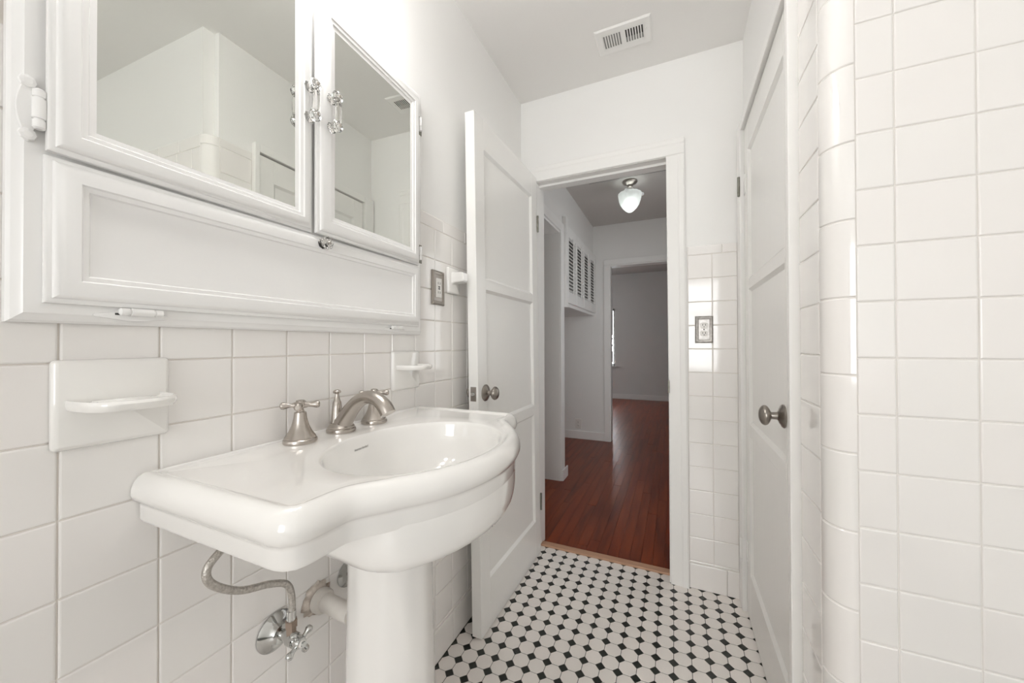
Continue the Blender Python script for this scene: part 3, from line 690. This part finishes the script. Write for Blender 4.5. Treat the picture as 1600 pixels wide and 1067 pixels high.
def framed_plate(name, label, o, u, v, n, u0, u1, v0, v1, mat):
    t = empty(name, Vector(o)+Vector(u)*((u0+u1)/2)+Vector(v)*v0); tag(t, label, 'outlet')
    bm = NB(); rloft(bm, o, u, v, n, u0, u1, v0, v1, [(0, 0), (0, 0.004), (0.003, 0.0065), (0.006, 0.0075), (0.012, 0.006), (0.0145, 0.0042), (0.016, 0.0042)]); obj('cover_plate', bm, mat, t, smooth=25); return t
t = framed_plate('wall_outlet', 'nickel framed outlet on the tiled wall between cabinet and open door', (0.0016, 0, 0), EY, EZ, EX, 0.852, 0.926, 1.281, 1.404, 'knob_nickel')
bm = NB(); rloft(bm, (0.0055, 0, 0), EY, EZ, EX, 0.873, 0.905, 1.308, 1.377, [(0, 0), (0, 0.0025), (0.001, 0.0035)]); ins = obj('insert', bm, 'white_plastic', t, smooth=30)
bm = NB()
for cz in (1.326, 1.359):
    for dy in (-0.006, 0.006): rloft(bm, (0.0088, 0, 0), EY, EZ, EX, 0.889+dy-0.001, 0.889+dy+0.001, cz-0.004, cz+0.004, [(0, 0), (0, 0.0006)])
for cz in (1.339, 1.346): rloft(bm, (0.0088, 0, 0), EY, EZ, EX, 0.884, 0.894, cz-0.002, cz+0.002, [(0, 0), (0, 0.0009)])
obj('slot', bm, 'dark_slot', ins)
t = framed_plate('wall_outlet', 'weathered metal framed double outlet on the tiled strip right of the doorway', (0, BY-0.0016, 0), EX, EZ, -EY, 0.872, 0.946, 1.142, 1.266, 'pewter')
t['label'] = 'weathered metal framed double outlet on the tiled strip right of the doorway'
bm = NB(); rloft(bm, (0, BY-0.0056, 0), EX, EZ, -EY, 0.886, 0.932, 1.158, 1.250, [(0, 0), (0, 0.001), (0.001, 0.0016)]); obj('inner_plate', bm, 'pewter', t)
receptacle(t, (0, BY-0.0070, 0), EX, EZ, -EY, 0.909, 1.204, 0.95)
bm = NB(); lathe(bm, (0.909, BY-0.0072, 1.204), -EY, [(0, 0.003), (0.0012, 0.0022)], 10); obj('screw', bm, 'dark_slot', t)

# ------------------------------------------------------------------ ceiling vent
VX0, VX1, VY0, VY1 = 0.468, 0.702, 1.388, 1.536
vt = empty('ceiling_vent', ((VX0+VX1)/2, (VY0+VY1)/2, CEIL)); tag(vt, 'white slotted air vent on the bathroom ceiling', 'vent')
bm = NB(); zt, zb = CEIL-0.0005, CEIL-0.006
sx0, sx1, sy0, sy1 = VX0+0.032, VX1-0.032, VY0+0.036, VY1-0.040
xs_ = []
gw = (sx1-sx0-0.016)/2; step = gw/7
for g in range(2):
    for k in range(7): xs_.append((sx0+g*(gw+0.016)+k*step+step*0.22, sx0+g*(gw+0.016)+k*step+step*0.78))
rl_ = NB(); rloft(rl_, (0, 0, CEIL-0.0005), EX, EY, -EZ, VX0, VX1, VY0, VY1, [(0, 0), (0, 0.002), (0.006, 0.0065), (0.031, 0.0065)], cap1=False)
box(rl_, (VX0+0.030, VY0+0.030, zb-0.001), (VX1-0.030, sy0, zb)); box(rl_, (VX0+0.030, sy1, zb-0.001), (VX1-0.030, VY1-0.030, zb))
edges = [VX0+0.030]+[e for a in xs_ for e in a]+[VX1-0.030]
for a, b in zip(edges[0::2], edges[1::2]): box(rl_, (a, sy0, zb-0.001), (b, sy1, zb))
obj('face_plate', rl_, 'trim_paint', vt)
obj('duct_shade', bx((sx0-0.002, sy0-0.002, CEIL-0.0032), (sx1+0.002, sy1+0.002, CEIL-0.0008)), 'vent_dark', vt)  # thin dark sheet standing in for the shaded duct behind the slots
for a, b in xs_:
    bm = NB(); box(bm, (a+0.0005, sy0+0.045 if a > (sx0+sx1)/2 else sy0, CEIL-0.0050), (b-0.0005, sy1, CEIL-0.0042)); obj('fin', bm, 'fin_shade', vt)  # shade inside the slots is put into the fin colour
bm = NB(); box(bm, (sx1+0.006, sy0+0.02, zb-0.004), (sx1+0.012, sy0+0.032, zb), 0.001); obj('lever', bm, 'trim_paint', vt)
for xx in (VX0+0.012, VX1-0.012):
    bm = NB(); lathe(bm, (xx, (VY0+VY1)/2, CEIL-0.006), -EZ, [(0, 0.004), (0.0015, 0.003)], 10); obj('screw', bm, 'trim_paint', vt)

# ------------------------------------------------------------------ vanity light above the cabinet
vl = empty('vanity_light', (0.0, 0.365, 2.03)); tag(vl, 'frosted glass wall light just above the mirrored cabinet', 'wall light')
bm = NB(); rloft(bm, (-0.004, 0, 0), EY, EZ, EX, 0.00, 0.47, 2.19, 2.28, [(0, 0), (0, 0.015), (0.006, 0.022), (0.02, 0.024)], rad=0.02); obj('back_plate', bm, 'nickel', vl, smooth=30)
for yy in (0.05, 0.235, 0.42):
    bm = NB(); tube(bm, smoothpath([(0.018, yy, 2.235), (0.090, yy, 2.255), (0.170, yy, 2.238), (0.190, yy, 2.150)], 6), 0.008, 12); obj('arm', bm, 'nickel', vl, smooth=True)
    bm = NB(); lathe(bm, (0.190, yy, 2.165), -EZ, [(0, 0.012), (0.004, 0.026), (0.026, 0.028), (0.030, 0.020)], 24); obj('socket', bm, 'nickel', vl, smooth=40)
    bm = NB(); lathe(bm, (0.190, yy, 2.138), -EZ, [(0, 0.024)]+[(0.055-0.055*math.cos(t), 0.052*math.sin(t)) for t in np.linspace(0.55, 3.05, 14)], 28); obj('glass_globe', bm, 'globe', vl, smooth=True)

vl.location.z += 0.05

# ------------------------------------------------------------------ hallway beyond the door
HC = 2.53; HLX = -0.092; HE = 4.15
floor_h = struct('floor_hall', bx((-2.6, 1.755, -0.06), (2.6, 7.75, -0.011)), 'plank_gap', label='dark red-brown hardwood strip floor of the hallway')
pw = 0.0572; plank_me = {}
x = -1.30
while x < 1.45:
    y = 1.785 - random.uniform(0, 1.2)
    while y < 7.64:
        L_ = random.choice((0.9, 1.2, 1.5, 1.8)); a, b = max(1.785, y), min(7.64, y+L_)
        if b-a > 0.05:
            k = round(b-a, 3)
            if k not in plank_me:
                bm = NB(); box(bm, (-pw/2+0.0005, -k/2+0.0005, -0.0105), (pw/2-0.0005, k/2-0.0005, 0.0)); bmesh.ops.recalc_face_normals(bm, faces=bm.faces)
                me = bpy.data.meshes.new('floor_plank'); bm.to_mesh(me); bm.free(); me.materials.append(MATS['plank_wood']); plank_me[k] = me
            o = bpy.data.objects.new('floor_plank', plank_me[k]); COL.objects.link(o); o.parent = floor_h; o.location = (x, (a+b)/2, random.uniform(-0.0006, 0.0)); o.rotation_euler = (random.uniform(-.0006, .0006), random.uniform(-.004, .004), 0)
        y += L_
    x += pw
# walls
JY = 2.752
bm = NB(); box(bm, (HLX-0.20, JY+0.002, 0), (HLX, 2.895, HC+0.05)); box(bm, (HLX-0.20, BWE, 2.085), (HLX, JY+0.002, HC+0.05)); box(bm, (HLX-0.20, BWE, 0), (HLX, 1.98, 2.085)); box(bm, (-0.70, 2.895, 2.20), (HLX, HE, HC+0.05)); box(bm, (-0.72, 2.80, 0), (-0.66, HE, 2.3)); box(bm, (-0.72, 2.84, 0), (HLX-0.19, 2.895, 2.3))
struct('wall_hall_left', bm, 'hall_paint', label='grey-white hallway wall with a side doorway')
bm = NB(); box(bm, (-0.72, HE, 0), (0.095, HE+0.11, HC+0.05)); box(bm, (0.095, HE, 2.052), (0.93, HE+0.11, HC+0.05)); box(bm, (0.93, HE, 0), (1.4, HE+0.11, HC+0.05))
struct('wall_hall_end', bm, 'hall_paint', label='grey-white wall at the end of the hallway')
bm = NB(); box(bm, (1.30, BWE-0.02, 0), (1.4, 2.15, HC+0.05)); box(bm, (1.30, 3.35, 0), (1.4, HE+0.1, HC+0.05)); box(bm, (1.30, 2.15, 0), (1.4, 3.35, 0.85)); box(bm, (1.30, 2.15, 2.05), (1.4, 3.35, HC+0.05))
struct('wall_hall_right', bm, 'hall_paint', label='right hallway wall with an opening added for fill light')
w3 = empty('added_hall_window', (1.35, 2.75, 0.85)); tag(w3, 'unseen window added in the right hallway wall for fill light', None, None, 'structure')  # out of view, added to let the hallway fill in
bm = NB(); box(bm, (1.33, 2.15, 0.85), (1.38, 2.20, 2.05)); box(bm, (1.33, 3.30, 0.85), (1.38, 3.35, 2.05)); box(bm, (1.33, 2.2, 0.85), (1.38, 3.3, 0.90)); box(bm, (1.33, 2.2, 2.0), (1.38, 3.3, 2.05)); obj('window_frame', bm, 'trim_paint', w3)
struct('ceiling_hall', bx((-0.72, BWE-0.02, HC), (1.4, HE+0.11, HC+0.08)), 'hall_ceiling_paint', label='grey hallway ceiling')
# side room behind the hallway's side doorway (dark opening)
bm = NB(); box(bm, (-1.6, BWE-0.05, 0), (-1.5, 2.84, 2.3)); box(bm, (-1.6, BWE-0.05, 0), (HLX-0.19, BWE, 2.3)); box(bm, (-1.6, 2.80, 0), (HLX-0.202, 2.84, 2.3)); box(bm, (-1.6, BWE-0.05, 2.3), (HLX-0.19, 2.86, 2.36))
struct('wall_side_room', bm, 'hall_paint', label='dim room through the hallway side doorway')
t3 = empty('trim_3', (HLX, 2.40, 0)); tag(t3, 'white casing around the hallway side doorway', None, None, 'structure')
obj('side_jamb', bx((HLX-0.205, JY-0.016, 0), (HLX+0.004, JY, 2.083)), 'trim_paint', t3)
obj('side_casing', bx((HLX+0.0005, JY-0.014, 0), (HLX+0.018, JY+0.075, 2.085), 0.003), 'trim_paint', t3)
obj('head_casing', bx((HLX+0.0005, 1.93, 2.086), (HLX+0.018, JY+0.075, 2.160), 0.003), 'trim_paint', t3)
obj('head_jamb', bx((HLX-0.205, 1.98, 2.068), (HLX+0.004, JY-0.017, 2.085)), 'trim_paint', t3)
obj('plinth_block', bx((HLX+0.0185, JY-0.010, 0), (HLX+0.030, JY+0.138, 0.09), 0.004), 'trim_paint', t3)
for hz in (1.825, 0.36):
    obj('hinge', bx((HLX-0.185, JY-0.020, hz-0.045), (HLX-0.150, JY-0.0162, hz+0.045), 0.001), 'dark_steel', t3)
t4 = empty('trim_4', (0.5, HE, 0)); tag(t4, 'white casing around the doorway at the hallway end', None, None, 'structure')
obj('side_casing', bx((0.036, HE-0.016, 0), (0.099, HE-0.0005, 2.055), 0.003), 'trim_paint', t4)
obj('side_casing', bx((0.926, HE-0.016, 0), (0.990, HE-0.0005, 2.055), 0.003), 'trim_paint', t4)
obj('head_casing', bx((0.036, HE-0.016, 2.056), (0.990, HE-0.0005, 2.118), 0.003), 'trim_paint', t4)
obj('side_jamb', bx((0.0955, HE-0.002, 0), (0.108, HE+0.115, 2.040), 0.001), 'trim_paint', t4)
obj('head_jamb', bx((0.0955, HE-0.002, 2.041), (0.93, HE+0.115, 2.0515), 0.001), 'trim_paint', t4)
bb = struct('baseboard_hall', bx((-0.655, HE-0.014, 0), (0.035, HE-0.0005, 0.095), 0.003), 'trim_paint', label='white baseboard on the hallway end wall')
t = empty('wall_outlet', (-0.275, HE, 0.12)); tag(t, 'white double outlet low on the hallway end wall', 'outlet')
bm = NB(); rloft(bm, (0, HE-0.0006, 0), EX, EZ, -EY, -0.312, -0.240, 0.120, 0.236, [(0, 0), (0, 0.003), (0.003, 0.005)]); obj('cover_plate', bm, 'white_plastic', t)
receptacle(t, (0, HE-0.0057, 0), EX, EZ, -EY, -0.276, 0.178, 1.0)

# louvred cabinet above the niche
LX = HLX+0.012
lc = empty('louvred_cabinet', (-0.3, 3.5, 1.47)); tag(lc, 'white wall cabinet with four louvred doors high in the hallway', 'cabinet')
obj('cabinet_box', bx((-0.655, 2.897, 1.470), (HLX-0.012, HE-0.001, 2.198)), 'hall_paint', lc)
obj('face_frame', bx((HLX-0.0115, 2.897, 1.470), (LX, HE-0.001, 2.198), 0.001), 'trim_paint', lc)
obj('end_board', bx((HLX+0.0005, 2.832, 1.455), (LX+0.024, 2.897, 2.235), 0.003), 'trim_paint', lc)
dl = (4.135-2.905)/4
slat_me = None
for k in range(4):
    y0, y1 = 2.905+k*dl+0.004, 2.905+(k+1)*dl-0.004; z0, z1 = 1.50, 2.17; st = 0.024
    bm = NB(); X0, X1 = LX+0.0005, LX+0.022
    for a, b in (((X0, y0, z0), (X1, y0+st, z1)), ((X0, y1-st, z0), (X1, y1, z1)), ((X0, y0+st, z0), (X1, y1-st, z0+0.10)), ((X0, y0+st, z1-0.09), (X1, y1-st, z1))): box(bm, a, b, 0.0015, 1)
    d = obj('shutter_door', bm, 'trim_paint', lc)
    bm = bx((X0, y0+st, z0+0.10), (X0+0.001, y1-st, z1-0.09)); obj('backing', bm, 'louvre_gap_shade', d)  # dark sheet standing in for shade between the slats
    bm = bx((X1+0.006, (y0+y1)/2-0.009, z0+0.09), (X1+0.014, (y0+y1)/2+0.009, z1-0.08), 0.001); obj('tilt_rod', bm, 'trim_paint', d)
    ns = 15; zs = np.linspace(z0+0.116, z1-0.106, ns)
    for z in zs:
        if slat_me is None:
            w = (y1-y0-2*st)/2-0.001; bm = NB(); box(bm, (-0.0022, -w, -0.015), (0.0022, w, 0.015)); bmesh.ops.rotate(bm, verts=bm.verts, cent=(0, 0, 0), matrix=Matrix.Rotation(R(-38), 3, 'Y'))
            bmesh.ops.recalc_face_normals(bm, faces=bm.faces); slat_me = bpy.data.meshes.new('slat'); bm.to_mesh(slat_me); bm.free(); slat_me.materials.append(MATS['trim_paint'])
        o = bpy.data.objects.new('slat', slat_me); COL.objects.link(o); o.parent = d; o.location = Vector((LX+0.0125, (y0+y1)/2, z))-wloc(d)

# attic hatch trim and hallway lamp
hq = tag(obj('attic_hatch', bx((0.118, 2.30, HC-0.014), (1.0, 2.935, HC-0.0005), 0.003), 'hall_ceiling_paint'), 'flat hatch panel in the hallway ceiling before the lamp', 'hatch')
obj('gap_shade_strip', bx((0.118, 2.936, HC-0.008), (1.0, 2.952, HC-0.0005)), 'dark_slot', hq)  # dark strip painted in as the shade line along the hatch edge
cx_, cy_ = 0.443, 3.055
hl = empty('ceiling_lamp', (cx_, cy_, HC)); tag(hl, 'ribbed frosted glass bell lamp lit on the hallway ceiling', 'ceiling lamp')
bm = NB(); lathe(bm, (cx_, cy_, HC-0.0005), -EZ, [(0, 0.060), (0.010, 0.062), (0.020, 0.055), (0.028, 0.035), (0.034, 0.026), (0.050, 0.022), (0.056, 0.010)], 32); obj('canopy', bm, 'knob_nickel', hl, smooth=35)
def rib(i): return 1+0.018*math.cos(i*math.pi/2*1.0)
bm = NB(); out_ = [(0.096, 0.070), (0.102, 0.088), (0.110, 0.097), (0.122, 0.095), (0.145, 0.092), (0.170, 0.087), (0.200, 0.076), (0.228, 0.059), (0.250, 0.038), (0.266, 0.016), (0.268, 0.003)]
lathe(bm, (cx_, cy_, HC), -EZ, out_, 64, caps=False, wob=lambda i: 1+0.02*math.cos(i*math.pi/2))
lathe(bm, (cx_, cy_, HC), -EZ, [(h-0.002 if h > .2 else h, max(0.001, r-0.004)) for h, r in out_], 64, caps=False); obj('glass_shade', bm, 'hall_shade', hl, smooth=True, flip=True)
for k in range(3):
    a = 0.35+k*2*math.pi/3; e = Vector((math.cos(a), math.sin(a), 0))
    bm = NB(); tube(bm, [Vector((cx_, cy_, HC-0.050))+e*0.02, Vector((cx_, cy_, HC-0.106))+e*0.096], 0.0025, 8); obj('chain', bm, 'knob_nickel', hl)
    bm = NB(); lathe(bm, Vector((cx_, cy_, HC-0.112))+e*0.092, e, [(0, 0.013), (0.012, 0.015), (0.020, 0.012), (0.026, 0.005)], 14); obj('finial', bm, 'hall_shade', hl, smooth=40)
bm = NB(); lathe(bm, (cx_, cy_, HC-0.150), -EZ, [(0, 0.010), (0.015, 0.022), (0.040, 0.031), (0.060, 0.030), (0.078, 0.018), (0.084, 0.006)], 20); obj('light_bulb', bm, 'hall_bulb', hl, smooth=True)

# ------------------------------------------------------------------ far room
RY = 7.64
bm = NB(); FW0, FW1, FZ0, FZ1 = -0.90, -0.345, 0.68, 1.87
box(bm, (-2.6, RY, 0), (FW0, RY+0.12, 2.7)); box(bm, (FW1, RY, 0), (2.6, RY+0.12, 2.7)); box(bm, (FW0, RY, 0), (FW1, RY+0.12, FZ0)); box(bm, (FW0, RY, FZ1), (FW1, RY+0.12, 2.7))
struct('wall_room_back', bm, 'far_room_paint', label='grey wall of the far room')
bm = NB(); box(bm, (-2.7, HE+0.08, 0), (-2.6, 5.5, 2.7)); box(bm, (-2.7, 6.9, 0), (-2.6, RY+0.1, 2.7)); box(bm, (-2.7, 5.5, 0), (-2.6, 6.9, 0.85)); box(bm, (-2.7, 5.5, 2.05), (-2.6, 6.9, 2.7))
struct('wall_room_left', bm, 'far_room_paint', label='left wall of the far room with an opening added for fill light')
w4 = empty('added_room_window', (-2.65, 6.2, 0.85)); tag(w4, 'unseen side window added in the far room for fill light', None, None, 'structure')  # out of view, added to let the far room's fill in
bm = NB(); box(bm, (-2.68, 5.5, 0.85), (-2.62, 5.55, 2.05)); box(bm, (-2.68, 6.85, 0.85), (-2.62, 6.9, 2.05)); box(bm, (-2.68, 5.55, 0.85), (-2.62, 6.85, 0.90)); box(bm, (-2.68, 5.55, 2.0), (-2.62, 6.85, 2.05)); obj('window_frame', bm, 'trim_paint', w4)
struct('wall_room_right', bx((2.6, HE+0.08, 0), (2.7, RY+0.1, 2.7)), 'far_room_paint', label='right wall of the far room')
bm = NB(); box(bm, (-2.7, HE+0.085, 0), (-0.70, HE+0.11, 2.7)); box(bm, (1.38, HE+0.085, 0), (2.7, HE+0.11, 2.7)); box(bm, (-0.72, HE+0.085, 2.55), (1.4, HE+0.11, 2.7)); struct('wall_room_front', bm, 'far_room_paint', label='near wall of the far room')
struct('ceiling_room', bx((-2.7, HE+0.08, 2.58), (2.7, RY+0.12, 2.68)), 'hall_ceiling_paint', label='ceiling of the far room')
struct('baseboard_room', bx((-3.69, RY-0.014, 0), (2.59, RY-0.0005, 0.10), 0.003), 'trim_paint', label='white baseboard in the far room')
w2 = empty('window_2', ((FW0+FW1)/2, RY+0.05, FZ0)); tag(w2, 'narrow daylit window with blinds in the far room', None, None, 'structure')
bm = NB(); box(bm, (FW0, RY+0.03, FZ0), (FW0+0.04, RY+0.09, FZ1)); box(bm, (FW1-0.035, RY+0.03, FZ0), (FW1, RY+0.09, FZ1)); box(bm, (FW0, RY+0.03, FZ0), (FW1, RY+0.09, FZ0+0.04)); box(bm, (FW0, RY+0.03, FZ1-0.04), (FW1, RY+0.09, FZ1)); obj('window_frame', bm, 'far_room_paint', w2)
obj('window_sill', bx((FW0-0.03, RY-0.045, FZ0-0.03), (FW1+0.03, RY-0.0005, FZ0-0.002), 0.003), 'far_room_paint', w2)
obj('window_pane', bx((FW0+0.04, RY+0.055, FZ0+0.04), (FW1-0.035, RY+0.060, FZ1-0.04)), 'window_glass', w2)
for k in range(24):
    z = FZ0+0.07+k*0.047
    if 4 <= k <= 11 and k % 3 != 1: continue
    bm = bx((FW0+0.045, RY+0.020, z), (FW1-0.04, RY+0.028, z+0.050)); obj('blind_slat', bm, 'far_room_paint', w2)
